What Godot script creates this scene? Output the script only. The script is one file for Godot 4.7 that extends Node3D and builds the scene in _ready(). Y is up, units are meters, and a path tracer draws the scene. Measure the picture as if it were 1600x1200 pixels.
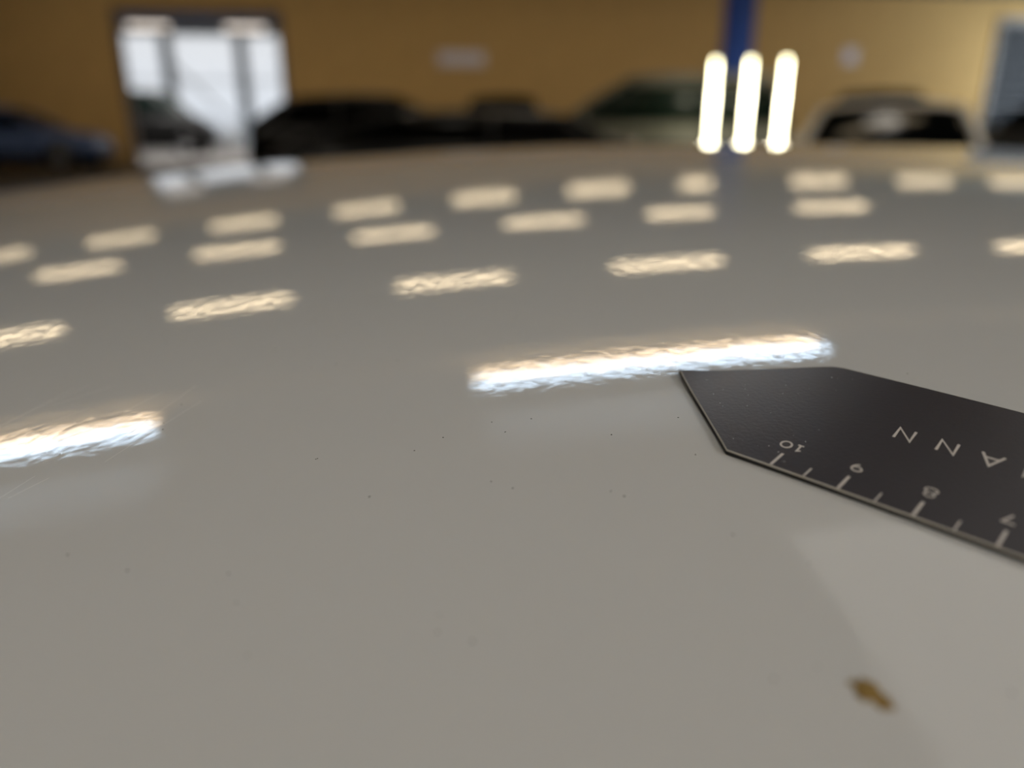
extends Node3D

# ---- frames -------------------------------------------------------------
# "cam frame": x right, y up from the camera, d forward (level). The hall's axes are turned by YAW from it.
const YAW := 0.139
const HCAM := 0.95
const PITCH := 19.024
const UNIT := 0.3
const CO := [-0.240363, 0.285655, 0.061868, -0.249039, -0.029486, -0.040638, 0.115218, 0.010499, 0.025154, 0.000272, -0.019798, -0.008336, -0.000966]
const EX := [[0, 0], [0, 1], [1, 0], [0, 2], [1, 1], [2, 0], [0, 3], [1, 2], [2, 1], [3, 0], [0, 4], [2, 2], [1, 3]]
const CEIL := 4.70      # ceiling height above the floor
const WALL := 22.5      # depth of the back wall
const LAMP_Y := 4.034   # underside of the lamps

var M := {}
var used := {}


func W(x: float, y: float, d: float) -> Vector3:
	return Vector3(x * cos(YAW) + d * sin(YAW), y + HCAM, x * sin(YAW) - d * cos(YAW))


# the car's panel: height and slopes over (x, d), in the cam frame
func poly(x: float, d: float) -> Vector3:
	var u := x / UNIT
	var w := d / UNIT
	var y := 0.0
	var gx := 0.0
	var gd := 0.0
	for k in CO.size():
		var i: int = EX[k][0]
		var j: int = EX[k][1]
		var c: float = CO[k]
		y += c * pow(u, i) * pow(w, j)
		if i > 0:
			gx += c * i * pow(u, i - 1) * pow(w, j)
		if j > 0:
			gd += c * j * pow(u, i) * pow(w, j - 1)
	return Vector3(y * UNIT, gx, gd)


func panel(x: float, d: float) -> Vector3:
	var dd := clampf(d, 0.03, 0.98)
	var p := poly(x, dd)
	if d < dd:
		var k := d - dd
		p.x += p.z * k - 0.25 * k * k
		p.z += -0.5 * k
	elif d > dd:
		p.x += p.z * (d - dd)
	return p


func on_panel(x: float, d: float, h := 0.0) -> Vector3:
	var p := panel(x, d)
	var n := Vector3(-p.y, 1.0, -p.z).normalized()
	return W(x + n.x * h, p.x + n.y * h, d + n.z * h)


func panel_normal(x: float, d: float) -> Vector3:
	var p := panel(x, d)
	return (W(-p.y, 1.0, -p.z) - W(0, 0, 0)).normalized()


# ---- building helpers ---------------------------------------------------
func numbered(called: String) -> String:
	var n: int = used.get(called, 0)
	used[called] = n + 1
	return called if n == 0 else "%s_%03d" % [called, n]


func tag(o: Node, label := "", category := "", group := "", kind := "") -> Node:
	if label: o.set_meta("label", label)
	if category: o.set_meta("category", category)
	if group: o.set_meta("group", group)
	if kind: o.set_meta("kind", kind)
	return o


func thing(called: String, label: String, category: String, at := Vector3.ZERO, turn := 0.0, group := "") -> Node3D:
	var o := Node3D.new()
	o.name = numbered(called)
	add_child(o)
	o.position = at
	o.rotation.y = turn
	tag(o, label, category, group)
	return o


func obj(called: String, mesh: Mesh, mat: Material, parent: Node = self, at := Vector3.ZERO, rot := Vector3.ZERO) -> MeshInstance3D:
	var o := MeshInstance3D.new()
	o.name = numbered(called) if parent == self else called
	o.mesh = mesh
	o.material_override = mat
	parent.add_child(o, true)
	o.position = at
	o.rotation = rot
	return o


func struct(called: String, mesh: Mesh, mat: Material, at := Vector3.ZERO, rot := Vector3.ZERO) -> MeshInstance3D:
	var o := obj(called, mesh, mat, self, at, rot)
	o.set_meta("kind", "structure")
	return o


func tri(st: SurfaceTool, a: Vector3, b: Vector3, c: Vector3, inside: Vector3) -> void:
	# clockwise seen from outside
	if (b - a).cross(c - a).dot((a + b + c) / 3.0 - inside) > 0.0:
		st.add_vertex(a); st.add_vertex(c); st.add_vertex(b)
	else:
		st.add_vertex(a); st.add_vertex(b); st.add_vertex(c)


func quad(st: SurfaceTool, a: Vector3, b: Vector3, c: Vector3, d: Vector3, inside: Vector3) -> void:
	tri(st, a, b, c, inside)
	tri(st, a, c, d, inside)


func start(smooth := false) -> SurfaceTool:
	var st := SurfaceTool.new()
	st.begin(Mesh.PRIMITIVE_TRIANGLES)
	st.set_smooth_group(0 if smooth else -1)
	return st


func finish(st: SurfaceTool) -> ArrayMesh:
	st.generate_normals()
	return st.commit()


func box_into(st: SurfaceTool, c: Vector3, s: Vector3, bev := 0.0) -> void:
	var h := s / 2.0
	var b := minf(bev, minf(h.x, minf(h.y, h.z)) * 0.6)
	if b <= 0.0:
		for ax in 3:
			for sg in [-1.0, 1.0]:
				var n := Vector3.ZERO; n[ax] = sg
				var u := Vector3.ZERO; u[(ax + 1) % 3] = 1.0
				var v := Vector3.ZERO; v[(ax + 2) % 3] = 1.0
				quad(st, c + (n + u + v) * h, c + (n - u + v) * h, c + (n - u - v) * h, c + (n + u - v) * h, c)
		return
	var pts := func(n: Vector3, u: Vector3, v: Vector3) -> Array:
		var k := h - Vector3(b, b, b)
		return [c + n * h + (u + v) * k, c + n * h + (-u + v) * k, c + n * h + (-u - v) * k, c + n * h + (u - v) * k]
	for ax in 3:
		for sg in [-1.0, 1.0]:
			var n := Vector3.ZERO; n[ax] = sg
			var u := Vector3.ZERO; u[(ax + 1) % 3] = 1.0
			var v := Vector3.ZERO; v[(ax + 2) % 3] = 1.0
			var q: Array = pts.call(n, u, v)
			quad(st, q[0], q[1], q[2], q[3], c)
	# chamfered edges and corners
	var k := h - Vector3(b, b, b)
	for ax in 3:
		var a1 := (ax + 1) % 3
		var a2 := (ax + 2) % 3
		for s1 in [-1.0, 1.0]:
			for s2 in [-1.0, 1.0]:
				var p := []
				for e in [-1.0, 1.0]:
					var q1 := Vector3.ZERO
					q1[ax] = e * k[ax]; q1[a1] = s1 * h[a1]; q1[a2] = s2 * k[a2]
					var q2 := Vector3.ZERO
					q2[ax] = e * k[ax]; q2[a1] = s1 * k[a1]; q2[a2] = s2 * h[a2]
					p.append(c + q1); p.append(c + q2)
				quad(st, p[0], p[1], p[3], p[2], c)
	for sx in [-1.0, 1.0]:
		for sy in [-1.0, 1.0]:
			for sz in [-1.0, 1.0]:
				tri(st, c + Vector3(sx * h.x, sy * k.y, sz * k.z), c + Vector3(sx * k.x, sy * h.y, sz * k.z), c + Vector3(sx * k.x, sy * k.y, sz * h.z), c)


func box(s: Vector3, bev := 0.0, c := Vector3.ZERO) -> ArrayMesh:
	var st := start()
	box_into(st, c, s, bev)
	return finish(st)


func tube_into(st: SurfaceTool, path: Array, r: float, sides := 10) -> void:
	var rings := []
	for i in path.size():
		var a: Vector3 = path[maxi(i - 1, 0)]
		var b: Vector3 = path[mini(i + 1, path.size() - 1)]
		var t := (b - a).normalized()
		var u := t.cross(Vector3.UP if absf(t.y) < 0.9 else Vector3.RIGHT).normalized()
		var v := t.cross(u)
		var ring := []
		for k in sides:
			var an := TAU * k / sides
			ring.append(path[i] + (u * cos(an) + v * sin(an)) * r)
		rings.append(ring)
	for i in path.size() - 1:
		var mid: Vector3 = (path[i] + path[i + 1]) / 2.0
		for k in sides:
			var l := (k + 1) % sides
			quad(st, rings[i][k], rings[i][l], rings[i + 1][l], rings[i + 1][k], mid)
	for e in [0, path.size() - 1]:
		var inner: Vector3 = path[1] if e == 0 else path[path.size() - 2]
		for k in sides:
			tri(st, path[e], rings[e][k], rings[e][(k + 1) % sides], inner)


func tube(path: Array, r: float, sides := 10, smooth := true) -> ArrayMesh:
	var st := start(smooth)
	tube_into(st, path, r, sides)
	return finish(st)


# rings of equal length joined into one skin
func loft(rings: Array, closed := true, caps := true) -> ArrayMesh:
	var st := start(true)
	var n: int = rings[0].size()
	for i in rings.size() - 1:
		var mid := Vector3.ZERO
		for p in rings[i]: mid += p / n * 0.5
		for p in rings[i + 1]: mid += p / n * 0.5
		for k in (n if closed else n - 1):
			var l := (k + 1) % n
			quad(st, rings[i][k], rings[i][l], rings[i + 1][l], rings[i + 1][k], mid - (Vector3.ZERO if closed else Vector3(0, 0.5, 0)))
	if caps:
		for e in [0, rings.size() - 1]:
			var mid := Vector3.ZERO
			for p in rings[e]: mid += p / n
			var inner := Vector3.ZERO
			for p in rings[1 if e == 0 else e - 1]: inner += p / n
			for k in n:
				tri(st, mid, rings[e][k], rings[e][(k + 1) % n], inner)
	st.index()
	st.generate_normals()
	return st.commit()


func lathe(profile: Array, axis: Vector3, sides := 28) -> ArrayMesh:
	# profile of (radius, offset along the axis), closed
	var st := start(true)
	var u := axis.cross(Vector3.UP if absf(axis.y) < 0.9 else Vector3.RIGHT).normalized()
	var v := axis.cross(u)
	for k in sides:
		var a0 := TAU * k / sides
		var a1 := TAU * (k + 1) / sides
		var r0 := u * cos(a0) + v * sin(a0)
		var r1 := u * cos(a1) + v * sin(a1)
		var cr := 0.0
		var co := 0.0
		for p in profile: cr += p.x / profile.size(); co += p.y / profile.size()
		var inside := (r0 + r1) * 0.5 * cr + axis * co
		for i in profile.size():
			var p: Vector2 = profile[i]
			var q: Vector2 = profile[(i + 1) % profile.size()]
			quad(st, r0 * p.x + axis * p.y, r1 * p.x + axis * p.y, r1 * q.x + axis * q.y, r0 * q.x + axis * q.y, inside)
	st.index()
	st.generate_normals()
	return st.commit()


func std(color: Color, rough := 0.6, spec := 0.5, metal := 0.0) -> StandardMaterial3D:
	var m := StandardMaterial3D.new()
	m.albedo_color = color
	m.roughness = rough
	m.metallic_specular = spec
	m.metallic = metal
	return m


func glow(color: Color, energy: float) -> StandardMaterial3D:
	var m := std(Color(0.9, 0.9, 0.9), 0.5)
	m.emission_enabled = true
	m.emission = color
	m.emission_energy_multiplier = energy
	return m


func noise_tex(freq: float, octaves: int, seed_: int, lo: Color, hi: Color, size := 512) -> NoiseTexture2D:
	var n := FastNoiseLite.new()
	n.noise_type = FastNoiseLite.TYPE_SIMPLEX_SMOOTH
	n.frequency = freq
	n.fractal_octaves = octaves
	n.seed = seed_
	var t := NoiseTexture2D.new()
	t.width = size
	t.height = size
	t.seamless = true
	t.noise = n
	var g := Gradient.new()
	g.set_color(0, lo)
	g.set_color(1, hi)
	t.color_ramp = g
	return t


func mottled(color: Color, rough: float, amount: float, scale_: float, seed_: int) -> StandardMaterial3D:
	var m := std(color, rough, 0.4)
	m.metallic_specular = 0.2
	m.albedo_texture = noise_tex(0.012, 4, seed_, Color(1 - amount, 1 - amount, 1 - amount), Color.WHITE)
	m.uv1_triplanar = true
	m.uv1_world_triplanar = true
	m.uv1_scale = Vector3.ONE * scale_
	return m


func make_materials() -> void:
	var p := std(Color(0.778, 0.786, 0.784), 0.035, 0.5)
	var peel := NoiseTexture2D.new()
	var n := FastNoiseLite.new()
	n.noise_type = FastNoiseLite.TYPE_SIMPLEX_SMOOTH
	n.frequency = 0.013
	n.fractal_octaves = 2
	n.seed = 11
	peel.width = 1024
	peel.height = 1024
	peel.seamless = true
	peel.noise = n
	peel.as_normal_map = true
	peel.bump_strength = 4.0
	p.normal_enabled = true
	p.normal_texture = peel
	p.normal_scale = 0.045
	p.uv1_triplanar = true
	p.uv1_world_triplanar = true
	p.uv1_scale = Vector3.ONE * 18.0
	M.paint = p
	M.paint_plain = std(Color(0.778, 0.786, 0.784), 0.06, 0.5)
	M.wall = mottled(Color(0.765, 0.625, 0.40), 0.85, 0.08, 0.35, 3)
	M.ceiling = mottled(Color(0.33, 0.365, 0.35), 0.9, 0.1, 0.5, 5)
	M.floor = mottled(Color(0.34, 0.30, 0.25), 0.95, 0.25, 0.4, 7)
	M.plain_wall = mottled(Color(0.74, 0.75, 0.76), 0.8, 0.08, 0.3, 9)
	M.blue = std(Color(0.09, 0.27, 0.63), 0.45)
	M.blue_grey = std(Color(0.70, 0.78, 0.85), 0.5)
	M.white_metal = std(Color(0.82, 0.82, 0.80), 0.45)
	M.grey_panel = mottled(Color(0.22, 0.23, 0.235), 0.85, 0.1, 0.8, 13)
	M.steel = std(Color(0.55, 0.56, 0.57), 0.35, 0.5, 0.9)
	M.black = std(Color(0.02, 0.02, 0.022), 0.45)
	M.tyre = std(Color(0.035, 0.035, 0.035), 0.85)
	M.rim = std(Color(0.6, 0.6, 0.61), 0.3, 0.5, 0.8)
	M.lamp_red = std(Color(0.45, 0.02, 0.02), 0.15)
	M.lamp_clear = std(Color(0.5, 0.52, 0.54), 0.4, 0.2)
	M.car_glass = std(Color(0.015, 0.018, 0.018), 0.08, 0.16)
	M.green_glass = std(Color(0.05, 0.10, 0.085), 0.2, 0.3)
	M.trim_rubber = std(Color(0.05, 0.05, 0.05), 0.7)
	M.sign = std(Color(0.80, 0.78, 0.80), 0.5)
	M.ground = mottled(Color(0.45, 0.45, 0.44), 0.9, 0.2, 0.2, 15)
	M.tube_warm = glow(Color(1.0, 0.90, 0.74), 8.0)
	M.tube_pair_warm = glow(Color(1.0, 0.84, 0.62), 9.0)
	M.tube_pair_cool = glow(Color(0.80, 0.90, 1.0), 12.0)
	M.tube_stand = glow(Color(1.0, 0.97, 0.80), 15.0)
	M.tube_annex = glow(Color(1.0, 0.94, 0.88), 1.3)
	M.glass = std(Color(0.9, 0.95, 1.0, 0.06), 0.02)
	M.glass.transparency = BaseMaterial3D.TRANSPARENCY_ALPHA


# ---- the view -----------------------------------------------------------
func _ready() -> void:
	var cam := Camera3D.new()
	cam.name = "camera"
	var at := CameraAttributesPhysical.new()
	at.frustum_focal_length = 23.1
	at.frustum_focus_distance = 0.124
	at.frustum_near = 0.01
	at.frustum_far = 400.0
	at.exposure_aperture = 5.9
	cam.attributes = at
	add_child(cam)
	cam.position = Vector3(0, HCAM, 0)
	cam.rotation = Vector3(-deg_to_rad(PITCH), -YAW, 0)
	cam.current = true

	var env := Environment.new()
	env.background_mode = Environment.BG_SKY
	var sky := Sky.new()
	var sm := ProceduralSkyMaterial.new()
	sm.sky_top_color = Color(0.95, 0.93, 0.90)
	sm.sky_horizon_color = Color(0.90, 0.93, 0.97)
	sm.ground_horizon_color = Color(0.62, 0.62, 0.62)
	sm.ground_bottom_color = Color(0.45, 0.45, 0.45)
	sm.sky_energy_multiplier = 1.05
	sky.sky_material = sm
	env.sky = sky
	env.tonemap_mode = Environment.TONE_MAPPER_LINEAR
	env.tonemap_exposure = 1.0
	env.sdfgi_enabled = true
	env.ssao_enabled = true
	env.ssil_enabled = true
	var we := WorldEnvironment.new()
	we.name = "world_environment"
	we.environment = env
	add_child(we)

	make_materials()
	build_hall()
	build_annex()
	build_lamps()
	build_pillar()
	build_cars()
	build_white_car()
	build_ruler()
	build_marks()


# a wall along x at depth z0 (thickness t) with rectangular openings [[x0, x1, y0, y1]], sorted
func wall_with_openings(x0: float, x1: float, y1: float, t: float, holes: Array) -> ArrayMesh:
	var st := start()
	var x := x0
	for h in holes:
		box_into(st, Vector3((x + h[0]) / 2, y1 / 2, 0), Vector3(h[0] - x, y1, t))
		if h[2] > 0.0:
			box_into(st, Vector3((h[0] + h[1]) / 2, h[2] / 2, 0), Vector3(h[1] - h[0], h[2], t))
		if h[3] < y1:
			box_into(st, Vector3((h[0] + h[1]) / 2, (y1 + h[3]) / 2, 0), Vector3(h[1] - h[0], y1 - h[3], t))
		x = h[1]
	box_into(st, Vector3((x + x1) / 2, y1 / 2, 0), Vector3(x1 - x, y1, t))
	return finish(st)


const GATE := [-7.38, -3.06, 3.95]        # left, right, head of the open gateway
const GATE2 := [18.05, 23.0, 4.15]        # the closed grey gate


func build_hall() -> void:
	var xl := -15.0
	var xr := 26.0
	var zb := 9.0
	struct("floor", box(Vector3(xr - xl + 0.6, 0.2, WALL + zb + 0.6), 0.0), M.floor, Vector3((xl + xr) / 2, -0.1, (zb - WALL) / 2))
	# the ceiling, with a rooflight added to lighten the right of the paint
	var rl := [0.75, 7.6, -4.45, 1.6]     # x0, x1, z0, z1
	var cs := start()
	box_into(cs, Vector3((xl - 0.3 + rl[0]) / 2, 0, (zb - WALL) / 2), Vector3(rl[0] - xl + 0.3, 0.2, WALL + zb + 0.6))
	box_into(cs, Vector3((xr + 0.3 + rl[1]) / 2, 0, (zb - WALL) / 2), Vector3(xr + 0.3 - rl[1], 0.2, WALL + zb + 0.6))
	box_into(cs, Vector3((rl[0] + rl[1]) / 2, 0, (rl[2] - WALL - 0.3) / 2), Vector3(rl[1] - rl[0], 0.2, rl[2] + WALL + 0.3))
	box_into(cs, Vector3((rl[0] + rl[1]) / 2, 0, (rl[3] + zb + 0.3) / 2), Vector3(rl[1] - rl[0], 0.2, zb + 0.3 - rl[3]))
	struct("ceiling", finish(cs), M.ceiling, Vector3(0, CEIL + 0.1, 0))
	var sk := Node3D.new()
	sk.name = "window_7"
	add_child(sk)
	sk.set_meta("kind", "structure")
	sk.position = Vector3((rl[0] + rl[1]) / 2, CEIL, (rl[2] + rl[3]) / 2)
	var rw: float = rl[1] - rl[0]
	var rd: float = rl[3] - rl[2]
	var inx := 1.5
	var inz := 0.75
	var up := 0.75
	# splayed grey reveal, shaped to soften the added rooflight's reflected edge
	var lo := [Vector3(-rw / 2, 0.02, -rd / 2), Vector3(rw / 2, 0.02, -rd / 2), Vector3(rw / 2, 0.02, rd / 2), Vector3(-rw / 2, 0.02, rd / 2)]
	var hi := [Vector3(-rw / 2 + inx, up, -rd / 2 + inz), Vector3(rw / 2 - inx, up, -rd / 2 + inz), Vector3(rw / 2 - inx, up, rd / 2 - inz), Vector3(-rw / 2 + inx, up, rd / 2 - inz)]
	var rs := start()
	for k in 4:
		var l := (k + 1) % 4
		var out := Vector3(0, 0.25, 0)
		quad(rs, lo[k], lo[l], hi[l], hi[k], Vector3(0, 3.0, 0))
		quad(rs, lo[k] + out, lo[l] + out, hi[l] + out, hi[k] + out, Vector3(0, -3.0, 0))
	obj("reveal", finish(rs), std(Color(0.50, 0.50, 0.48), 0.8, 0.2), sk)
	var gw2 := rw - 2 * inx
	var gd2 := rd - 2 * inz
	var fs := start()
	for q in [-1.0, 1.0]:
		box_into(fs, Vector3(q * gw2 / 2, up + 0.05, 0), Vector3(0.10, 0.12, gd2 + 0.10), 0.008)
		box_into(fs, Vector3(0, up + 0.05, q * gd2 / 2), Vector3(gw2 - 0.10, 0.12, 0.10), 0.008)
	obj("window_frame", finish(fs), M.white_metal, sk)
	for q in [-1.0, 0.0, 1.0]:
		obj("pane", box(Vector3(gw2 / 3.0 - 0.04, 0.012, gd2 - 0.10)), M.glass, sk, Vector3(q * gw2 / 3.0, up + 0.05, 0))
	struct("wall_back", wall_with_openings(xl - 0.3, xr + 0.3, CEIL, 0.3, [[GATE[0], GATE[1], 0.0, GATE[2]], [GATE2[0], GATE2[1], 0.0, GATE2[2]]]), M.wall, Vector3(0, 0, -WALL - 0.15))
	struct("wall_left", box(Vector3(0.3, CEIL, WALL + zb)), M.wall, Vector3(xl - 0.15, CEIL / 2, (zb - WALL) / 2))
	# right wall with an unseen opening added to throw daylight on the back wall
	var wr := wall_with_openings(-zb, WALL, CEIL, 0.3, [[14.5, 21.3, 0.0, 3.9]])
	struct("wall_right", wr, M.wall, Vector3(xr + 0.15, 0, 0), Vector3(0, PI / 2, 0))
	struct("wall_front", box(Vector3(xr - xl + 0.6, CEIL, 0.3)), M.wall, Vector3((xl + xr) / 2, CEIL / 2, zb + 0.15))
	# frames of the two gates in the back wall
	var st := start()
	for x in [GATE[0] + 0.06, GATE[1] - 0.06]:
		box_into(st, Vector3(x, GATE[2] / 2, -WALL - 0.15), Vector3(0.12, GATE[2], 0.36), 0.01)
	box_into(st, Vector3((GATE[0] + GATE[1]) / 2, GATE[2] - 0.06, -WALL - 0.15), Vector3(GATE[1] - GATE[0] - 0.24, 0.12, 0.36), 0.01)
	struct("trim_1", finish(st), std(Color(0.38, 0.30, 0.22), 0.6))
	var door := Node3D.new()
	door.name = "door_1"
	add_child(door)
	door.position = Vector3((GATE2[0] + GATE2[1]) / 2, 0, -WALL)
	door.set_meta("kind", "structure")
	var gw: float = GATE2[1] - GATE2[0]
	st = start()
	for s in [-1.0, 1.0]:
		box_into(st, Vector3(s * (gw / 2 - 0.07), GATE2[2] / 2, 0.0), Vector3(0.14, GATE2[2], 0.16), 0.012)
	box_into(st, Vector3(0, GATE2[2] - 0.11, 0.0), Vector3(gw - 0.44, 0.22, 0.16), 0.012)
	obj("door_frame", finish(st), std(Color(0.58, 0.56, 0.53), 0.8, 0.2), door)
	var ph := (GATE2[2] - 0.22) / 7.0
	var pm := box(Vector3(gw - 0.44, ph - 0.02, 0.06), 0.012)
	for k in 7:
		obj("panel", pm, M.grey_panel, door, Vector3(0, ph * (k + 0.5), -0.06))
	obj("door_handle", box(Vector3(0.16, 0.04, 0.05), 0.01), M.black, door, Vector3(-gw / 2 + 0.6, 1.0, 0.0))
	# small plates on the back wall
	tag(obj("wall_sign", box(Vector3(1.30, 0.36, 0.03), 0.008), M.sign, self, Vector3(1.72, HCAM + 1.86, -WALL + 0.016)), "long pale plate on the ochre wall above the black cars", "sign")
	tag(obj("wall_plate", box(Vector3(0.44, 0.44, 0.03), 0.008), M.sign, self, Vector3(13.37, HCAM + 2.06, -WALL + 0.016)), "small square pale plate on the ochre wall right of the light tubes", "sign")
	# ground outside
	struct("ground", box(Vector3(160, 0.2, 160)), M.ground, Vector3(0, -0.31, -20))


func build_annex() -> void:
	var zf := -WALL - 0.3
	var depth := 16.0
	var zb := zf - depth
	var xl := -17.0
	var xr := 3.0
	var h := 5.3
	struct("floor_annex", box(Vector3(xr - xl + 0.6, 0.2, depth + 0.3)), mottled(Color(0.48, 0.47, 0.46), 0.95, 0.15, 0.3, 21), Vector3((xl + xr) / 2, -0.1, zf - depth / 2 - 0.15))
	struct("ceiling_annex", box(Vector3(xr - xl + 0.6, 0.2, depth + 0.3)), std(Color(0.45, 0.46, 0.48), 0.8), Vector3((xl + xr) / 2, h + 0.1, zf - depth / 2 - 0.15))
	struct("wall_annex_left", box(Vector3(0.3, h, depth)), M.plain_wall, Vector3(xl - 0.15, h / 2, zf - depth / 2))
	struct("wall_annex_right", box(Vector3(0.3, h, depth)), M.plain_wall, Vector3(xr + 0.15, h / 2, zf - depth / 2))
	struct("wall_annex_front", wall_with_openings(xl - 0.3, xr + 0.3, h, 0.1, [[GATE[0], GATE[1], 0.0, GATE[2]]]), M.plain_wall, Vector3(0, 0, zf - 0.05))
	# glazed far wall: bays between columns
	var bays := [[-16.2, -13.3], [-12.9, -10.8], [-10.4, -7.5], [-7.1, -5.5], [-5.2, -2.6], [-2.2, 2.2]]
	var holes := []
	for b in bays:
		holes.append([b[0], b[1], 0.3, 5.1])
	struct("wall_annex_back", wall_with_openings(xl - 0.3, xr + 0.3, h, 0.3, holes), M.plain_wall, Vector3(0, 0, zb - 0.15))
	var k := 0
	for b in bays:
		k += 1
		var w := Node3D.new()
		w.name = "window_%d" % k
		add_child(w)
		w.set_meta("kind", "structure")
		w.position = Vector3((b[0] + b[1]) / 2, 2.7, zb - 0.15)
		var bw: float = b[1] - b[0]
		var st := start()
		for s in [-1.0, 1.0]:
			box_into(st, Vector3(s * (bw / 2 - 0.04), 0, 0), Vector3(0.08, 4.8, 0.12), 0.008)
			box_into(st, Vector3(0, s * 2.36, 0), Vector3(bw - 0.16, 0.08, 0.12), 0.008)
		box_into(st, Vector3(0, 0.4, 0), Vector3(bw - 0.16, 0.06, 0.1), 0.008)
		obj("window_frame", finish(st), M.white_metal, w)
		obj("pane", box(Vector3(bw - 0.16, 2.69, 0.012)), M.glass, w, Vector3(0, -0.975, 0))
		obj("pane", box(Vector3(bw - 0.16, 1.89, 0.012)), M.glass, w, Vector3(0, 1.375, 0))
	# columns, a blue head beam and white wind braces in front of the glazing
	for x in [-10.6, -7.3, -5.35]:
		var st := start()
		box_into(st, Vector3(0, h / 2, 0.11), Vector3(0.22, h, 0.02), 0.004)
		box_into(st, Vector3(0, h / 2, -0.11), Vector3(0.22, h, 0.02), 0.004)
		box_into(st, Vector3(0, h / 2, 0), Vector3(0.02, h, 0.2), 0.004)
		struct("pillar_annex_%d" % [k], finish(st), M.blue_grey, Vector3(x, 0, zb + 0.35))
		k += 1
	struct("beam_annex", box(Vector3(xr - xl, 0.42, 0.25), 0.01), std(Color(0.22, 0.42, 0.75), 0.5), Vector3((xl + xr) / 2, 4.62, zf - 5.0))
	tag(obj("wind_brace", tube([Vector3(-10.50, 4.0, zb + 0.35), Vector3(-7.40, 0.8, zb + 0.35)], 0.06, 8), M.white_metal), "white diagonal brace across the glazing beyond the gateway", "brace")
	# cooler daylight lamps of the annex
	var names := ["leftmost small lamp under the blue beam beyond the gateway", "upper left long lamp under the blue beam beyond the gateway", "lower middle lamp beyond the gateway, behind the blue beam", "upper right lamp under the blue beam beyond the gateway", "lower right lamp beyond the gateway, behind the blue beam"]
	var spots := [[-10.9, 31.0], [-8.75, 28.5], [-9.1, 31.5], [-5.2, 28.5], [-5.65, 31.5]]
	for i in spots.size():
		var t := thing("annex_lamp", names[i], "lamp", Vector3(spots[i][0], 4.62 if spots[i][1] < 30.0 else 4.55, -spots[i][1]), 0.0, "lamps beyond the gateway")
		obj("housing", box(Vector3(1.5, 0.06, 0.2), 0.01), M.white_metal, t, Vector3(0, 0.05, 0))
		obj("diffuser", box(Vector3(1.44, 0.13, 0.17), 0.03), M.tube_annex, t, Vector3(0, -0.045, 0))
		for s in [-1.0, 1.0]:
			obj("hanger", tube([Vector3(s * 0.5, 0.07, 0), Vector3(s * 0.5, h - t.position.y, 0)], 0.008, 6), M.steel, t)
		spot(t, Vector3(0, -0.13, 0), Color(1.0, 0.98, 0.96), 26.0, 76.0, 0.3)


func spot(parent: Node3D, at: Vector3, color: Color, energy: float, angle: float, size: float) -> void:
	var l := SpotLight3D.new()
	l.name = "lamp_light"
	l.light_color = color
	l.light_energy = energy
	l.spot_range = 60.0
	l.spot_attenuation = 2.0
	l.spot_angle = angle
	l.spot_angle_attenuation = 0.6
	l.light_size = size
	l.shadow_enabled = true
	parent.add_child(l, true)
	l.position = at
	l.rotation.x = -PI / 2


const ORD := ["first", "second", "third", "fourth", "fifth", "sixth", "seventh", "eighth", "ninth", "tenth", "eleventh"]


func make_lamp() -> Node3D:
	var t := thing("ceiling_lamp", "lamp", "lamp")
	var st := start()
	box_into(st, Vector3(0, 0.10, 0), Vector3(1.46, 0.03, 0.27), 0.008)
	for s in [-1.0, 1.0]:
		box_into(st, Vector3(0, 0.055, s * 0.13), Vector3(1.46, 0.07, 0.012), 0.004)
	obj("housing", finish(st), M.white_metal, t)
	obj("diffuser", box(Vector3(1.42, 0.05, 0.18), 0.016), M.tube_warm, t, Vector3(0, 0.025, 0))
	for s in [-1.0, 1.0]:
		obj("end_cap", box(Vector3(0.02, 0.11, 0.272), 0.006), M.white_metal, t, Vector3(s * 0.74, 0.06, 0))
		obj("hanger", tube([Vector3(s * 0.55, 0.11, 0), Vector3(s * 0.55, CEIL - LAMP_Y, 0)], 0.006, 6), M.steel, t)
	spot(t, Vector3(0, -0.02, 0), Color(1.0, 0.97, 0.92), 14.0, 66.0, 0.3)
	return t


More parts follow.
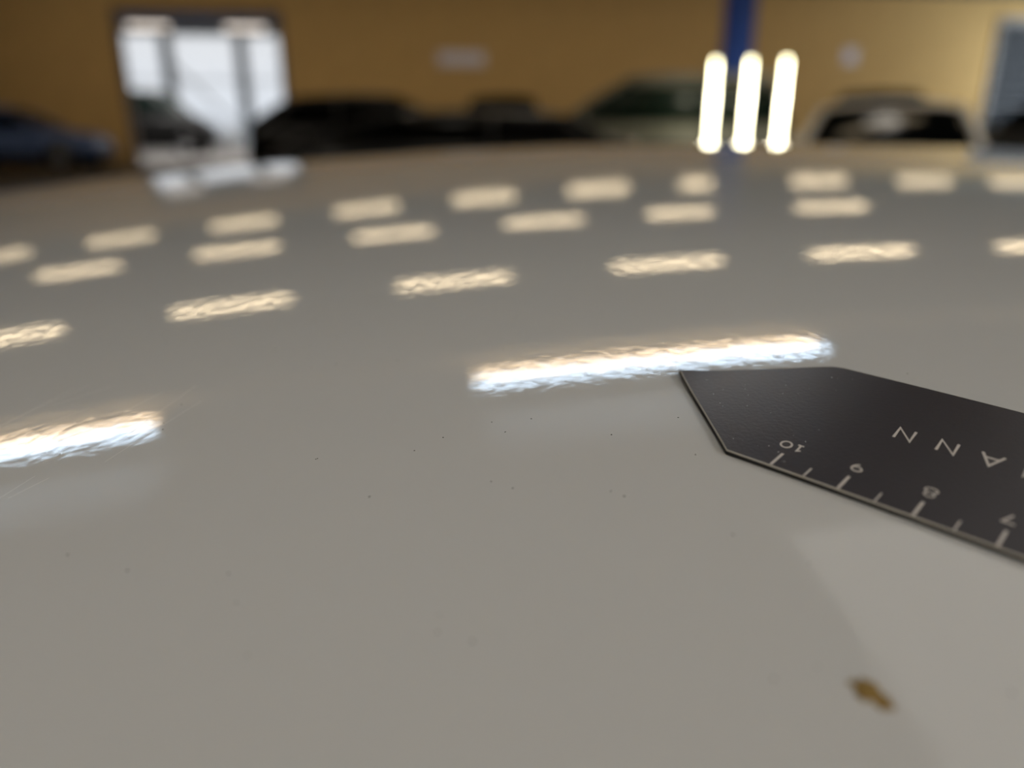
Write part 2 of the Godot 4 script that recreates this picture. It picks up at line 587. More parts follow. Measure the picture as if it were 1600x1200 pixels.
func build_lamps() -> void:
	# centres read off the reflections: [row depth, [x of each lamp], phrase]
	var rows := [
		[17.36, [-9.45, -6.72, -3.98, -1.17, 1.58, 4.33, 7.08, 9.94, 12.8, 15.4], "farthest row", 2.6, 56.0],
		[13.41, [-6.14, -3.35, -0.53, 2.28, 5.02, 8.0], "middle row", 1.5, 66.0],
		[8.8, [-5.34, -2.54, 0.26, 3.07, 5.78, 8.54], "nearer row", 1.2, 62.0],
	]
	var proto: Node3D = null
	for r in rows:
		var n: int = r[1].size()
		for i in n:
			var o: Node3D
			if proto == null:
				proto = make_lamp()
				o = proto
			else:
				o = proto.duplicate()
				o.name = numbered("ceiling_lamp")
				add_child(o)
			o.position = Vector3(r[1][i], LAMP_Y, -r[0])
			for ch in o.get_children():
				if ch is SpotLight3D:
					ch.light_energy = r[3]
					ch.spot_angle = r[4]
					ch.rotation.x = -0.55 if r[0] > 15.0 else -PI / 2
			tag(o, "warm ceiling lamp whose reflection is %s from left in the %s of dashes" % [ORD[i], r[2]], "lamp", "added ceiling lamps, " + r[2])
	# paired-tube luminaires of the nearest row, with a trunking rail
	var who := ["long twin-tube lamp reflected as the bright bar at the left edge", "long twin-tube lamp reflected as the bright bar above the ruler tip", "long twin-tube lamp off to the right of the bright bars"]
	var xs := [-4.0, 1.66, 7.3]
	for i in 3:
		var t := thing("twin_tube_lamp", who[i], "lamp", Vector3(xs[i], LAMP_Y, -5.13), 0.0, "long twin-tube lamps")
		var st := start()
		box_into(st, Vector3(0, 0.10, 0), Vector3(3.06, 0.04, 0.26), 0.01)
		obj("housing", finish(st), M.white_metal, t)
		for h in 2:
			obj("tube", tube([Vector3(-1.5 + h * 1.51, 0.03, -0.10), Vector3(-0.01 + h * 1.51, 0.03, -0.10)], 0.05, 12), M.tube_pair_warm, t)
			obj("tube", tube([Vector3(-1.5 + h * 1.51, 0.03, 0.10), Vector3(-0.01 + h * 1.51, 0.03, 0.10)], 0.05, 12), M.tube_pair_cool, t)
		for s in [-1.0, 1.0]:
			obj("end_cap", box(Vector3(0.03, 0.14, 0.30), 0.008), M.white_metal, t, Vector3(s * 1.53, 0.06, 0))
			obj("hanger", tube([Vector3(s * 1.1, 0.12, 0), Vector3(s * 1.1, CEIL - LAMP_Y, 0)], 0.006, 6), M.steel, t)
			spot(t, Vector3(s * 0.75, -0.05, 0), Color(1.0, 0.98, 0.95), 8.0, 50.0, 0.3)
	var wb := ["white board added above the bright bar at the left edge to catch its glow", "white board added above the bright bar over the ruler tip to catch its glow", "white board added above the lamp right of the bright bars to catch its glow"]
	for i in 3:  # white boards added so a soft glow shows beside each reflected bar
		var b := thing("added_board", wb[i], "board", Vector3(xs[i], LAMP_Y + 0.42, -4.62), 0.0, "added white boards")
		obj("board", box(Vector3(3.05, 0.02, 0.85), 0.006), M.white_metal, b)
		for q in [-1.0, 1.0]:
			obj("hanger", tube([Vector3(q * 1.2, 0.01, 0), Vector3(q * 1.2, CEIL - LAMP_Y - 0.42, 0)], 0.006, 6), M.steel, b)
	var st := start()
	box_into(st, Vector3(2.0, 0, 0), Vector3(22.0, 0.16, 0.26), 0.01)
	var rail := thing("cable_tray", "pale cable tray running behind the bright reflected bars", "cable tray", Vector3(0, LAMP_Y + 0.03, -5.70))
	obj("tray", finish(st), M.white_metal, rail)
	for x in [-7.0, -1.0, 5.0, 11.0]:
		obj("hanger", tube([Vector3(x, 0.05, 0), Vector3(x, CEIL - LAMP_Y - 0.03, 0)], 0.008, 6), M.steel, rail)
	# an unseen flood lamp, added to brighten the right of the back wall
	var fl := thing("added_floodlight", "unseen lamp on a stand, added beyond the right edge to light the ochre wall", "lamp", Vector3(21.0, 0, -18.5), 0.93)
	obj("lamp_head", box(Vector3(0.42, 0.32, 0.12), 0.02), M.black, fl, Vector3(0, 2.5, 0.07))
	obj("lamp_glass", box(Vector3(0.36, 0.26, 0.02), 0.006), M.tube_annex, fl, Vector3(0, 2.5, 0.0))
	obj("pole", tube([Vector3(0, 0.3, 0.15), Vector3(0, 2.5, 0.15)], 0.02, 10), M.steel, fl)
	for k in 3:
		var a := TAU * k / 3.0
		obj("leg", tube([Vector3(0, 0.6, 0.15), Vector3(sin(a) * 0.6, 0.015, 0.15 + cos(a) * 0.6)], 0.014, 8), M.steel, fl)
	spot(fl, Vector3(0, 2.5, -0.03), Color(0.87, 0.93, 1.0), 43.0, 80.0, 0.15)
	fl.get_child(fl.get_child_count() - 1).rotation = Vector3.ZERO
	# unseen lamps added behind the camera to light the paint
	for r in [[-2.2, "row just behind the car"], [-6.0, "row along the front wall"]]:
		var i := 0
		for x in [-8.0, -4.0, 0.0, 4.0, 8.0, 12.0]:
			var o := proto.duplicate()
			for ch in o.get_children():
				if ch is SpotLight3D:
					ch.rotation.x = -PI / 2
					ch.spot_angle = 80.0
					ch.light_color = Color(1.0, 0.98, 0.955)
					ch.light_energy = 1.0 if r[0] > -4.0 else [2.0, 5.0, 18.0, 44.0, 64.0, 64.0][i]
			o.name = numbered("ceiling_lamp")
			add_child(o)
			o.position = Vector3(x, LAMP_Y, -r[0])
			tag(o, "warm ceiling lamp added out of view, %s from left in the %s" % [ORD[i], r[1]], "lamp", "added ceiling lamps, " + r[1])
			i += 1


func build_pillar() -> void:
	var st := start()
	for s in [-1.0, 1.0]:
		box_into(st, Vector3(0, CEIL / 2, s * 0.17), Vector3(0.40, CEIL, 0.03), 0.006)
	box_into(st, Vector3(0, CEIL / 2, 0), Vector3(0.03, CEIL, 0.31), 0.004)
	struct("pillar", finish(st), M.blue, Vector3(5.53, 0, -12.7))
	# stand with three upright tubes in front of the pillar
	var c := W(0.2975 * 12.0, -HCAM, 12.0)
	var t := thing("work_light", "stand with three bright upright light tubes before the blue pillar", "work light", c, -YAW - 0.29)
	var top := 1.92
	var low := 0.66
	for k in 3:
		var x := (k - 1) * 0.505
		obj("light_tube", tube([Vector3(x, low, 0.05), Vector3(x, top, 0.05)], 0.024, 12), M.tube_stand, t)
		obj("tube_holder", box(Vector3(0.07, top - low + 0.06, 0.03), 0.006), M.white_metal, t, Vector3(x, (top + low) / 2, 0.008))
		var l := OmniLight3D.new()
		l.name = "tube_light"
		l.light_color = Color(1.0, 0.97, 0.85)
		l.light_energy = 0.5
		l.omni_range = 60.0
		l.omni_attenuation = 2.0
		l.light_size = 0.1
		l.shadow_enabled = true
		t.add_child(l, true)
		l.position = Vector3(x, 1.35, 0.22)
	for y in [low + 0.2, top - 0.2]:
		obj("crossbar", box(Vector3(1.1, 0.04, 0.025), 0.004), M.steel, t, Vector3(0, y, -0.02))
	obj("pole", tube([Vector3(0, 0.06, -0.05), Vector3(0, top - 0.1, -0.05)], 0.02, 10), M.steel, t)
	for k in 3:
		var a := TAU * k / 3.0 + 0.5
		obj("leg", tube([Vector3(0, 0.35, -0.05), Vector3(sin(a) * 0.5, 0.02, -0.05 + cos(a) * 0.5)], 0.014, 8), M.steel, t)


# ---- cars ---------------------------------------------------------------
# nose towards +x. s: L, W, H, nose, hood, belt, deck, [wf, rf, rr, wr] = x of windscreen foot, roof front, roof rear, rear glass foot
func car(called: String, label: String, s: Dictionary, paint: Material, glass: Material, at: Vector3, turn: float) -> Node3D:
	var t := thing(called, label, "car", at, turn)
	var L: float = s.L / 2.0
	var Wd: float = s.W / 2.0
	var sill := 0.24
	var prof := [[-L, s.deck - 0.34, 0.80], [-L + 0.05, s.deck - 0.10, 0.86], [-L + 0.18, s.deck, 0.92], [s.x[3], s.belt, 0.97], [(s.x[3] + s.x[0]) / 2, s.belt, 1.0], [s.x[0], s.belt, 0.98], [s.x[0] + 0.25, s.belt - 0.04, 0.96], [L - 0.35, s.hood, 0.92], [L - 0.10, s.nose, 0.82], [L, s.nose - 0.24, 0.70]]
	var rings := []
	var rear_end := -L + 0.001
	for k in 41:
		var x := lerpf(rear_end, L - 0.001, k / 40.0)
		var y := 0.0
		var f := 1.0
		for i in prof.size() - 1:
			if x >= prof[i][0] and x <= prof[i + 1][0] + 1e-6:
				var u: float = (x - prof[i][0]) / maxf(prof[i + 1][0] - prof[i][0], 1e-4)
				u = u * u * (3 - 2 * u) * 0.5 + u * 0.5
				y = lerpf(prof[i][1], prof[i + 1][1], u)
				f = lerpf(prof[i][2], prof[i + 1][2], u)
		var lift: float = 0.10 * pow(absf(x) / L, 6.0)
		var w := Wd * f
		var half := [Vector2(0.0, sill + lift), Vector2(w * 0.82, sill + lift), Vector2(w * 0.95, sill + 0.06 + lift), Vector2(w, lerpf(sill, y, 0.42)), Vector2(w * 0.985, lerpf(sill, y, 0.72)), Vector2(w * 0.93, y - 0.03), Vector2(w * 0.85, y), Vector2(w * 0.45, y + 0.02), Vector2(0.0, y + 0.028)]
		var ring := []
		for p in half: ring.append(Vector3(x, p.y, p.x))
		for i in range(half.size() - 2, 0, -1): ring.append(Vector3(x, half[i].y, -half[i].x))
		rings.append(ring)
	obj("body", loft(rings), paint, t)
	# greenhouse
	var roof_y := func(x: float) -> float:
		var y := 0.0
		if x > s.x[1]:
			y = lerpf(s.H - 0.03, s.belt - 0.02, pow((x - s.x[1]) / (s.x[0] - s.x[1]), 1.15))
		elif x < s.x[2]:
			y = lerpf(s.H - 0.05, s.belt - 0.02, pow((s.x[2] - x) / (s.x[2] - s.x[3]), 1.2))
		else:
			var u: float = (x - s.x[2]) / (s.x[1] - s.x[2])
			y = lerpf(s.H - 0.05, s.H - 0.03, u) + 0.05 * 4.0 * u * (1 - u) * 0.6
		return y
	var section := func(x: float, grow: float) -> Array:
		var y: float = roof_y.call(x)
		var up := clampf((y - s.belt) / (s.H - s.belt), 0.0, 1.0)
		var wb := Wd * 0.90
		var wt := lerpf(wb * 0.97, Wd * 0.70, up)
		return [Vector2(wb + grow, s.belt - 0.03), Vector2(lerpf(wb, wt, 0.85) + grow, lerpf(s.belt - 0.03, y, 0.80)), Vector2(wt * 0.93 + grow, y - 0.035 * up + grow), Vector2(wt * 0.72, y + grow), Vector2(0.0, y + 0.03 * up + grow)]
	rings = []
	for k in 31:
		var x: float = lerpf(s.x[3], s.x[0], k / 30.0)
		var half: Array = section.call(x, 0.0)
		var ring := []
		for p in half: ring.append(Vector3(x, p.y, p.x))
		for i in range(half.size() - 2, -1, -1): ring.append(Vector3(x, half[i].y, -half[i].x))
		rings.append(ring)
	obj("window_glass", loft(rings), glass, t)
	# roof skin
	rings = []
	for k in 13:
		var x: float = lerpf(s.x[2] - 0.06, s.x[1] + 0.04, k / 12.0)
		var half: Array = section.call(x, 0.012)
		var top := []
		for p in half.slice(1): top.append(Vector3(x, p.y, p.x))
		for i in range(half.size() - 2, 0, -1): top.append(Vector3(x, half[i].y, -half[i].x))
		for i in range(1, half.size()): top.append(Vector3(x, half[i].y - 0.03, -half[i].x * 0.97))
		for i in range(half.size() - 2, 0, -1): top.append(Vector3(x, half[i].y - 0.03, half[i].x * 0.97))
		rings.append(top)
	obj("roof", loft(rings), paint, t)
	# pillars
	for sd in [-1.0, 1.0]:
		for pr in [[s.x[0], s.x[1]], [s.x[3], s.x[2]]]:
			var path := []
			for k in 7:
				var x: float = lerpf(pr[0], pr[1], k / 6.0)
				var h: Array = section.call(x, 0.004)
				path.append(Vector3(x, h[2].y, h[2].x * sd))
			obj("pillar", tube(path, 0.038, 8), paint, t)
		var bx: float = lerpf(s.x[2], s.x[1], 0.45)
		var hb: Array = section.call(bx, 0.004)
		obj("pillar", tube([Vector3(bx, hb[0].y, hb[0].x * sd), Vector3(bx, hb[1].y, hb[1].x * sd), Vector3(bx, hb[2].y, hb[2].x * sd)], 0.03, 8), M.black, t)
		var mx: float = s.x[0] - 0.25
		obj("mirror", lathe([Vector2(0.001, -0.05), Vector2(0.07, -0.04), Vector2(0.09, 0.02), Vector2(0.06, 0.06), Vector2(0.001, 0.07)], Vector3(1, 0, 0), 14), paint, t, Vector3(mx, s.belt + 0.05, sd * (Wd + 0.08)))
		# wheels, arches, lamps
		for wx in [L * 0.62, -L * 0.60]:
			obj("wheel_arch", lathe([Vector2(0.001, -0.02), Vector2(0.37, -0.02), Vector2(0.37, 0.004), Vector2(0.001, 0.004)], Vector3(0, 0, sd), 26), M.black, t, Vector3(wx, 0.34, sd * (Wd - 0.005)))
			var wh := obj("wheel", lathe([Vector2(0.20, -0.10), Vector2(0.30, -0.10), Vector2(0.32, -0.07), Vector2(0.32, 0.07), Vector2(0.30, 0.09), Vector2(0.20, 0.09)], Vector3(0, 0, sd), 28), M.tyre, t, Vector3(wx, 0.32, sd * (Wd - 0.06)))
			obj("rim", lathe([Vector2(0.001, 0.0), Vector2(0.205, 0.03), Vector2(0.205, 0.08), Vector2(0.15, 0.06), Vector2(0.001, 0.075)], Vector3(0, 0, sd), 24), M.rim, wh)
		obj("headlight", lathe([Vector2(0.001, -0.05), Vector2(0.11, -0.05), Vector2(0.09, 0.04), Vector2(0.001, 0.06)], Vector3(0.85, 0, sd * 0.5).normalized(), 16), M.lamp_clear, t, Vector3(L - 0.16, s.nose - 0.10, sd * Wd * 0.68))
		obj("tail_light", lathe([Vector2(0.001, -0.05), Vector2(0.11, -0.05), Vector2(0.09, 0.04), Vector2(0.001, 0.05)], Vector3(-0.8, 0, sd * 0.6).normalized(), 16), M.lamp_red, t, Vector3(-L + 0.09, s.deck - 0.14, sd * Wd * 0.76))
	obj("number_plate", box(Vector3(0.015, 0.11, 0.5), 0.003), M.sign, t, Vector3(-L - 0.004, s.deck - 0.42, 0))
	return t


func build_cars() -> void:
	var gloss := func(c: Color) -> StandardMaterial3D: return std(c, 0.4, 0.3)
	var face := -YAW            # turn that makes a car's length lie square to the view
	var hatch := {"L": 4.3, "W": 1.78, "H": 1.46, "nose": 0.72, "hood": 0.84, "belt": 0.93, "deck": 0.95, "x": [1.0, 0.15, -1.5, -2.0]}
	car("blue_car", "blue hatchback parked along the ochre wall at the left edge", hatch, gloss.call(Color(0.27, 0.33, 0.46)), M.car_glass, Vector3(-9.64, 0, -21.1), 0.0)
	var suv := {"L": 4.5, "W": 1.85, "H": 1.52, "nose": 0.80, "hood": 0.95, "belt": 1.02, "deck": 1.0, "x": [1.1, 0.3, -1.4, -2.15]}
	car("black_hatchback", "black hatchback with red tail light right of the gateway", suv, gloss.call(Color(0.012, 0.012, 0.014)), M.car_glass, W(-2.35, -HCAM, 14.2), face)
	var coupe := {"L": 4.8, "W": 1.86, "H": 1.17, "nose": 0.62, "hood": 0.74, "belt": 0.80, "deck": 0.84, "x": [1.95, 0.55, -1.5, -2.05]}
	car("black_coupe", "low black coupe, nearest of the black cars in the middle", coupe, gloss.call(Color(0.010, 0.010, 0.012)), M.car_glass, W(-0.83, -HCAM, 10.5), PI + face)
	var tall := {"L": 4.5, "W": 1.95, "H": 1.66, "nose": 0.86, "hood": 1.02, "belt": 1.10, "deck": 1.05, "x": [1.0, 0.35, -1.7, -2.15]}
	car("brown_car", "dark brown tall car behind the low black coupe", tall, gloss.call(Color(0.055, 0.035, 0.025)), M.car_glass, W(-0.2, -HCAM, 18.9), PI / 2 + face)
	var van := {"L": 4.3, "W": 1.85, "H": 1.80, "nose": 0.86, "hood": 1.0, "belt": 1.08, "deck": 1.08, "x": [1.55, 0.45, -1.75, -2.08]}
	car("silver_van", "silver compact van with greenish windows left of the light tubes", van, gloss.call(Color(0.36, 0.36, 0.33)), M.green_glass, W(2.45, -HCAM, 13.6), PI + face)
	var rear := {"L": 4.4, "W": 1.95, "H": 1.23, "nose": 0.62, "hood": 0.70, "belt": 0.74, "deck": 0.74, "x": [1.3, 0.3, -0.9, -1.75]}
	car("pale_car", "pale car seen from behind with dark arched rear window", rear, gloss.call(Color(0.70, 0.68, 0.64)), M.car_glass, W(4.3, -HCAM, 9.0), PI / 2 + face - 0.42)
	car("dark_grey_car", "dark grey car behind the pale car's roof", tall, gloss.call(Color(0.05, 0.048, 0.045)), M.car_glass, W(7.6, -HCAM, 16.5), PI / 2 + face - 0.4)
	car("black_estate", "black car at the right edge before the grey gate", hatch, gloss.call(Color(0.015, 0.015, 0.016)), M.car_glass, W(8.6, -HCAM, 11.8), PI + face + 0.3)
	car("green_car", "dark car with green glass standing in the gateway beyond the wall", {"L": 4.6, "W": 1.95, "H": 2.3, "nose": 1.05, "hood": 1.25, "belt": 1.45, "deck": 1.45, "x": [1.4, 0.5, -2.0, -2.25]}, gloss.call(Color(0.06, 0.06, 0.06)), M.green_glass, Vector3(-9.35, 0, -31.0), 0.0)


# ---- the white car in front ---------------------------------------------
func build_white_car() -> void:
	var base := W(0, -HCAM, 0.3)
	var t := thing("white_car", "glossy white car whose curved panel fills the foreground", "car", base)
	var nx := 176
	var nd := 176
	var x0 := -0.82
	var x1 := 0.82
	var d0 := -0.50
	var d1 := 1.06
	var v := PackedVector3Array()
	var n := PackedVector3Array()
	var ix := PackedInt32Array()
	for j in nd + 1:
		for i in nx + 1:
			var x := lerpf(x0, x1, float(i) / nx)
			var d := lerpf(d0, d1, float(j) / nd)
			v.append(on_panel(x, d) - base)
			n.append(panel_normal(x, d))
	for j in nd:
		for i in nx:
			var a := j * (nx + 1) + i
			var b := a + 1
			var c := a + nx + 2
			var e := a + nx + 1
			ix.append_array([a, e, c, a, c, b])
	var arr := []
	arr.resize(Mesh.ARRAY_MAX)
	arr[Mesh.ARRAY_VERTEX] = v
	arr[Mesh.ARRAY_NORMAL] = n
	arr[Mesh.ARRAY_INDEX] = ix
	var am := ArrayMesh.new()
	am.add_surface_from_arrays(Mesh.PRIMITIVE_TRIANGLES, arr)
	obj("top_panel", am, M.paint, t)
	# the sides below the panel
	var rim := []
	for i in 45: rim.append([lerpf(x0, x1, i / 44.0), d0])
	for i in range(1, 45): rim.append([x1, lerpf(d0, d1, i / 44.0)])
	for i in range(1, 45): rim.append([lerpf(x1, x0, i / 44.0), d1])
	for i in range(1, 44): rim.append([x0, lerpf(d1, d0, i / 44.0)])
	var rings := []
	for lv in [[0.0, 0.0], [0.015, 0.02], [0.03, 0.07], [0.05, 0.30], [0.03, 0.60], [0.0, 0.68]]:
		var ring := []
		for p in rim:
			var q := on_panel(p[0], p[1]) - base
			var out := Vector3(q.x, 0, q.z).normalized()
			q += out * lv[0]
			q.y = maxf(q.y - lv[1], 0.2)
			ring.append(q)
		rings.append(ring)
	obj("side_panel", loft(rings, true, false), M.paint_plain, t)
	var axle := Vector3(cos(YAW), 0, sin(YAW))
	for sd in [-1.0, 1.0]:
		for wd in [-0.18, 0.78]:
			var wh := obj("wheel", lathe([Vector2(0.20, -0.10), Vector2(0.30, -0.10), Vector2(0.32, -0.07), Vector2(0.32, 0.07), Vector2(0.30, 0.09), Vector2(0.20, 0.09)], axle * sd, 28), M.tyre, t, W(sd * 0.70, 0.32 - HCAM, wd) - base)
			obj("rim", lathe([Vector2(0.001, 0.0), Vector2(0.205, 0.03), Vector2(0.205, 0.08), Vector2(0.15, 0.06), Vector2(0.001, 0.075)], axle * sd, 24), M.rim, wh)


# ---- the ruler ----------------------------------------------------------
const RA := Vector3(0.0334061, -0.04725372, 0.10553746)
const RX := Vector3(0.75354698, -0.07189724, -0.65345064)
const RW := Vector3(0.65631489, 0.13920977, 0.74153314)
const THICK := 0.0009


# millimetres along and across the ruler, and above the panel -> a point (relative to base)
func on_ruler(s: float, w: float, h: float, base: Vector3) -> Vector3:
	var p := RA + RX * (s * 0.001) + RW * (w * 0.001)
	var tip := clampf((-s - 12.0) / 8.0, 0.0, 1.0)
	return on_panel(p.x, p.z, (h + 0.06) * 0.001 + tip * tip * 0.0005) - base


func ruler_edges(s: float, inset: float) -> Vector2:
	var tip := Vector2(-19.9, 20.3)
	var lo := inset
	var hi := 39.7 - inset
	if s < 0.0:
		lo = lerpf(0.0, tip.y, s / tip.x) + inset * 1.45
	if s < 2.6:
		hi = lerpf(39.7, tip.y, (s - 2.6) / (tip.x - 2.6)) - inset * 1.45
	if hi < lo:
		lo = (lo + hi) / 2
		hi = lo
	return Vector2(lo, hi)


func stroke_into(st: SurfaceTool, pts: Array, width: float, base: Vector3, bevel_end := false) -> void:
	# a raised flat stroke on the ruler, pts in (s, w) mm, mitred
	var n := pts.size()
	var l := []
	var r := []
	for i in n:
		var a: Vector2 = pts[maxi(i - 1, 0)]
		var b: Vector2 = pts[i]
		var c: Vector2 = pts[mini(i + 1, n - 1)]
		var d1 := (b - a).normalized() if i > 0 else (c - b).normalized()
		var d2 := (c - b).normalized() if i < n - 1 else d1
		var m := (d1 + d2)
		if m.length() < 0.2: m = d1
		m = m.normalized()
		var nn := Vector2(-m.y, m.x)
		var k := minf(1.0 / maxf(absf(nn.dot(Vector2(-d1.y, d1.x))), 0.35), 2.2)
		l.append(b + nn * width / 2 * k)
		r.append(b - nn * width / 2 * k)
	var top := THICK * 1000.0 + 0.02
	var bot := THICK * 1000.0 - 0.05
	for i in n - 1:
		var inside := on_ruler(pts[i].x, pts[i].y, bot - 0.5, base)
		var q := [l[i], r[i], r[i + 1], l[i + 1]]
		var u := []
		var dn := []
		for p in q:
			u.append(on_ruler(p.x, p.y, top, base))
			dn.append(on_ruler(p.x, p.y, bot, base))
		quad(st, u[0], u[1], u[2], u[3], inside)
		quad(st, u[0], u[3], dn[3], dn[0], on_ruler(r[i].x, r[i].y, top, base))
		quad(st, u[1], u[2], dn[2], dn[1], on_ruler(l[i].x, l[i].y, top, base))


func arc(c: Vector2, rx: float, ry: float, a0: float, a1: float, n := 18) -> Array:
	var o := []
	for i in n + 1:
		var a := deg_to_rad(lerpf(a0, a1, float(i) / n))
		o.append(c + Vector2(cos(a) * rx, sin(a) * ry))
	return o


func build_ruler() -> void:
	var base := on_panel(RA.x, RA.z)
	var t := thing("ruler", "black arrow-tipped magnetic ruler lying on the white panel", "ruler", base)
	var stations := []
	var s := -19.9
	while s < 0.0:
		stations.append(s)
		s += 0.6 if s < -17.5 else 1.6
	for k in 56: stations.append(k * 2.0)
	stations.sort()
	var skin := func(h: float, inset: float, st: SurfaceTool) -> void:
		var m := 10
		for i in stations.size() - 1:
			var e0 := ruler_edges(stations[i], inset)
			var e1 := ruler_edges(stations[i + 1], inset)
			for k in m:
				var a := on_ruler(stations[i], lerpf(e0.x, e0.y, float(k) / m), h, base)
				var b := on_ruler(stations[i + 1], lerpf(e1.x, e1.y, float(k) / m), h, base)
				var c := on_ruler(stations[i + 1], lerpf(e1.x, e1.y, float(k + 1) / m), h, base)
				var d := on_ruler(stations[i], lerpf(e0.x, e0.y, float(k + 1) / m), h, base)
				quad(st, a, b, c, d, (a + c) / 2 - panel_normal(RA.x, RA.z) * 0.01)
	# outline loop at a given height and inset
	var loop := func(h: float, inset: float) -> Array:
		var o := []
		for x in stations: o.append(on_ruler(x, ruler_edges(x, inset).x, h, base))
		for i in range(stations.size() - 1, 0, -1): o.append(on_ruler(stations[i], ruler_edges(stations[i], inset).y, h, base))
		return o
	var face := start(true)
	skin.call(0.9, 0.24, face)
	face.index()
	var black := std(Color(0.145, 0.125, 0.15), 0.33, 0.5)
	black.normal_enabled = true
	var nt := NoiseTexture2D.new()
	var fn := FastNoiseLite.new()
	fn.frequency = 0.03
	fn.fractal_octaves = 3
	fn.seed = 4
	nt.noise = fn
	nt.seamless = true
	nt.as_normal_map = true
	nt.bump_strength = 4.0
	black.normal_texture = nt
	black.normal_scale = 0.16
	black.uv1_triplanar = true
	black.uv1_scale = Vector3.ONE * 60.0
	obj("printed_face", finish(face), black, t)
	tag(obj("worn_edge", loft([loop.call(0.9, 0.24), loop.call(0.86, 0.05), loop.call(0.72, 0.0)], true, false), std(Color(0.68, 0.67, 0.64), 0.4), t), "pale worn edge")
	obj("magnetic_layer", loft([loop.call(0.72, 0.0), loop.call(0.05, 0.05), loop.call(0.0, 0.15)], true, false), std(Color(0.045, 0.043, 0.04), 0.6), t)
	# scale marks
	var ink := std(Color(0.78, 0.76, 0.74), 0.5, 0.3)
	for k in 11:
		var p := 7.0 + 9.93 * k
		var st := start()
		stroke_into(st, [Vector2(p, 0.32), Vector2(p + 0.25, 4.2)], 0.42, base)
		obj("scale_mark", finish(st), ink, t)
		if k < 10:
			st = start()
			stroke_into(st, [Vector2(p + 4.97, 0.32), Vector2(p + 5.17, 2.85)], 0.24, base)
			obj("scale_mark", finish(st), ink, t)
	# numerals stand upside down for this viewer: glyph space (right, up) -> (-s, -w)
	var digits := {
		"0": [arc(Vector2(0, 0.5), 0.46, 0.5, 0, 360, 28)],
		"1": [[Vector2(-0.30, 0.78), Vector2(0.06, 0.98), Vector2(0.06, 0.0)], [Vector2(-0.28, 0.0), Vector2(0.38, 0.0)]],
		"9": [arc(Vector2(0, 0.68), 0.40, 0.31, 0, 360, 24), arc(Vector2(-0.28, 0.62), 0.68, 0.62, 8, -72, 14)],
		"8": [arc(Vector2(0, 0.77), 0.36, 0.25, 0, 360, 22), arc(Vector2(0, 0.26), 0.46, 0.27, 0, 360, 24)],
		"7": [[Vector2(-0.42, 0.98), Vector2(0.42, 0.98), Vector2(-0.12, 0.0)]],
	}
	var glyph := func(name_: String, strokes: Array, cs: float, cw: float, sx: float, sy: float, width: float) -> void:
		var st := start()
		for q in strokes:
			var pts := []
			for p in q: pts.append(Vector2(cs - p.x * sx, cw - p.y * sy))
			stroke_into(st, pts, width, base)
		obj(name_, finish(st), ink, t)
	glyph.call("numeral", digits["1"], 8.65, 7.95, 1.45, 1.9, 0.30)
	glyph.call("numeral", digits["0"], 6.6, 7.95, 1.75, 1.9, 0.32)
	glyph.call("numeral", digits["9"], 17.35, 8.05, 1.75, 2.0, 0.30)
	glyph.call("numeral", digits["8"], 27.25, 8.15, 1.8, 2.2, 0.25)
	glyph.call("numeral", digits["7"], 36.9, 8.2, 1.75, 2.1, 0.30)
	var ll := {
		"N": [[Vector2(-0.5, 0.0), Vector2(-0.5, 1.0), Vector2(0.5, 0.0), Vector2(0.5, 1.0)]],
		"A": [[Vector2(-0.5, 0.0), Vector2(0.0, 1.0), Vector2(0.5, 0.0)], [Vector2(-0.32, 0.34), Vector2(0.32, 0.34)]],
		"M": [[Vector2(-0.5, 0.0), Vector2(-0.5, 1.0), Vector2(0.0, 0.3), Vector2(0.5, 1.0), Vector2(0.5, 0.0)]],
	}
	glyph.call("letter", ll["N"], 19.95, 22.65, 2.35, 3.6, 0.42)
	glyph.call("letter", ll["N"], 26.05, 22.65, 2.35, 3.6, 0.42)
	glyph.call("letter", ll["A"], 31.95, 22.65, 2.95, 3.6, 0.42)
	glyph.call("letter", ll["M"], 37.9, 22.65, 3.2, 3.6, 0.42)
	# bright dust on the tip
	var rng := RandomNumberGenerator.new()
	rng.seed = 9
	var st := start()
	for k in 34:
		var ps := rng.randf_range(-15.0, 9.0)
		var e := ruler_edges(ps, 1.0)
		var pw := rng.randf_range(e.x, e.y)
		var r := rng.randf_range(0.03, 0.11)
		var c := on_ruler(ps, pw, 0.93, base)
		for i in 6:
			tri(st, c + Vector3.UP * r * 0.0007, on_ruler(ps + cos(i * TAU / 6) * r, pw + sin(i * TAU / 6) * r, 0.9, base), on_ruler(ps + cos((i + 1) * TAU / 6) * r, pw + sin((i + 1) * TAU / 6) * r, 0.9, base), c - Vector3.UP * 0.01)
	tag(obj("dust", finish(st), std(Color(0.8, 0.8, 0.82), 0.3), t), "", "", "", "stuff")


# ---- marks on the paint -------------------------------------------------
func blob(st: SurfaceTool, x: float, d: float, rx: float, rd: float, h: float, ang: float, rng: RandomNumberGenerator, base: Vector3) -> void:
	var n := 16
	var rad := []
	for i in n: rad.append(rng.randf_range(0.7, 1.15))
	var ring := []
	for lv in [[1.0, 0.00002], [0.72, h * 0.7], [0.3, h]]:
		var rr := []
		for i in n:
			var a := TAU * i / n
			var q: Vector2 = Vector2(cos(a) * rx * rad[i], sin(a) * rd * rad[i]).rotated(ang) * lv[0]
			rr.append(on_panel(x + q.x, d + q.y, lv[1]) - base)
		ring.append(rr)
	var inner := on_panel(x, d, -0.003) - base
	var c := on_panel(x, d, h) - base
	for i in n:
		var j := (i + 1) % n
		for l in 2:
			quad(st, ring[l][i], ring[l][j], ring[l + 1][j], ring[l + 1][i], inner)
		tri(st, c, ring[2][i], ring[2][j], inner)


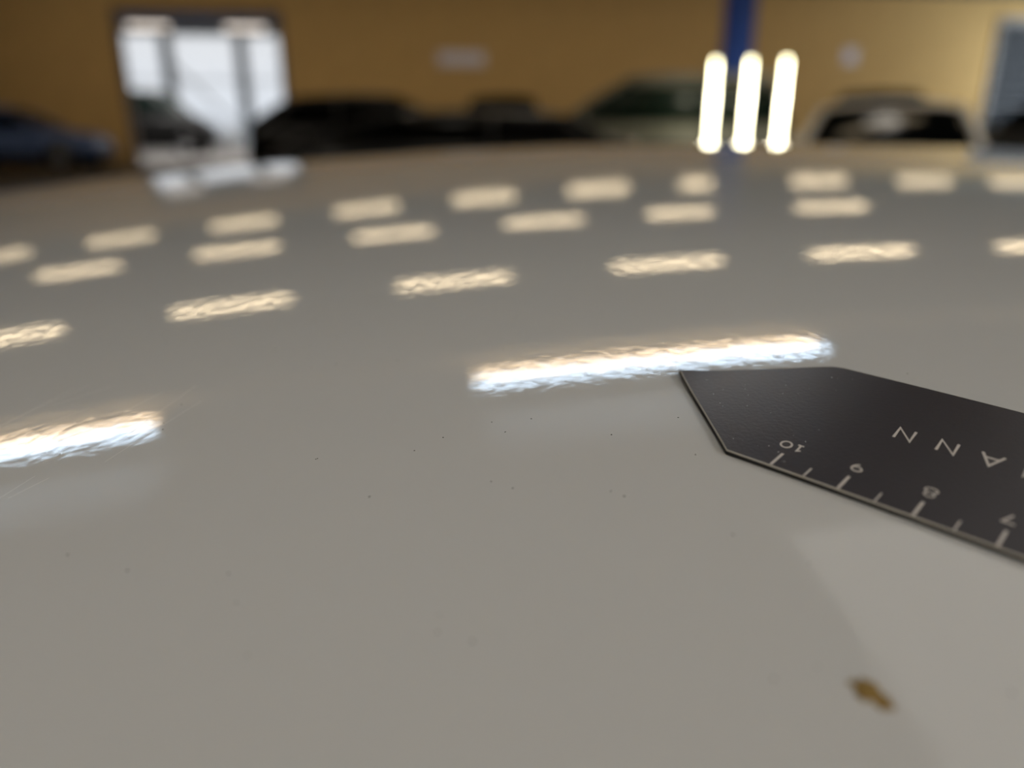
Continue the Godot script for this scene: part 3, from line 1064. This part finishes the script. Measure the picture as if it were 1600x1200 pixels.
func build_marks() -> void:
	var rng := RandomNumberGenerator.new()
	rng.seed = 21
	var base := on_panel(0.037, 0.0623)
	var t := thing("dried_splash", "olive brown dried splash on the white paint below the ruler", "stain", base)
	var st := start(true)
	blob(st, 0.0369, 0.0624, 0.0016, 0.0014, 0.00022, -0.9, rng, base)
	blob(st, 0.0380, 0.0610, 0.0012, 0.0011, 0.00016, -0.5, rng, base)
	blob(st, 0.0360, 0.0633, 0.0008, 0.0005, 0.0001, -0.3, rng, base)
	obj("crust", finish(st), std(Color(0.52, 0.42, 0.20), 0.6), t)
	# dark specks: positions by (x, d) on the panel
	base = on_panel(0, 0.11)
	var specks := thing("dirt_specks", "scattered tiny dark dirt specks on the white paint", "dirt", base)
	specks.set_meta("kind", "stuff")
	st = start()
	var spots := [[0.0288, 0.106], [-0.0213, 0.099], [-0.0374, 0.084], [0.0165, 0.113], [0.0145, 0.0975], [-0.0035, 0.119], [-0.0087, 0.0725], [0.0330, 0.0655], [-0.0160, 0.111], [-0.0320, 0.110]]
	for k in 46: spots.append([rng.randf_range(-0.09, 0.09), rng.randf_range(0.06, 0.2)])
	for p in spots:
		blob(st, p[0], p[1], rng.randf_range(0.00008, 0.0002), rng.randf_range(0.00008, 0.00016), 0.0001, rng.randf() * 3.0, rng, base)
	var sp := obj("speck", finish(st), std(Color(0.12, 0.10, 0.08), 0.8), specks)
	sp.set_meta("kind", "stuff")
	# hairline scratches left of the dirt, by (x, d) of their ends
	base = on_panel(-0.07, 0.125)
	var hair := thing("hairline_scratches", "faint pale hairline scratches under the bright bar at the left", "scratch", base)
	hair.set_meta("kind", "stuff")
	st = start()
	for k in 14:
		var a := Vector2(rng.randf_range(-0.102, -0.066), rng.randf_range(0.105, 0.14))
		var b := a + Vector2(rng.randf_range(0.004, 0.011), rng.randf_range(0.006, 0.024)) * (1.0 if k % 4 else -0.5)
		var side := (b - a).orthogonal().normalized() * 0.00003
		for i in 6:
			var p0 := a.lerp(b, i / 6.0)
			var p1 := a.lerp(b, (i + 1) / 6.0)
			quad(st, on_panel(p0.x - side.x, p0.y - side.y, 0.00004) - base, on_panel(p0.x + side.x, p0.y + side.y, 0.00004) - base, on_panel(p1.x + side.x, p1.y + side.y, 0.00004) - base, on_panel(p1.x - side.x, p1.y - side.y, 0.00004) - base, on_panel(p0.x, p0.y, -0.01) - base)
	var hm := obj("scratch", finish(st), std(Color(0.93, 0.93, 0.91), 0.5), hair)
	hm.set_meta("kind", "stuff")
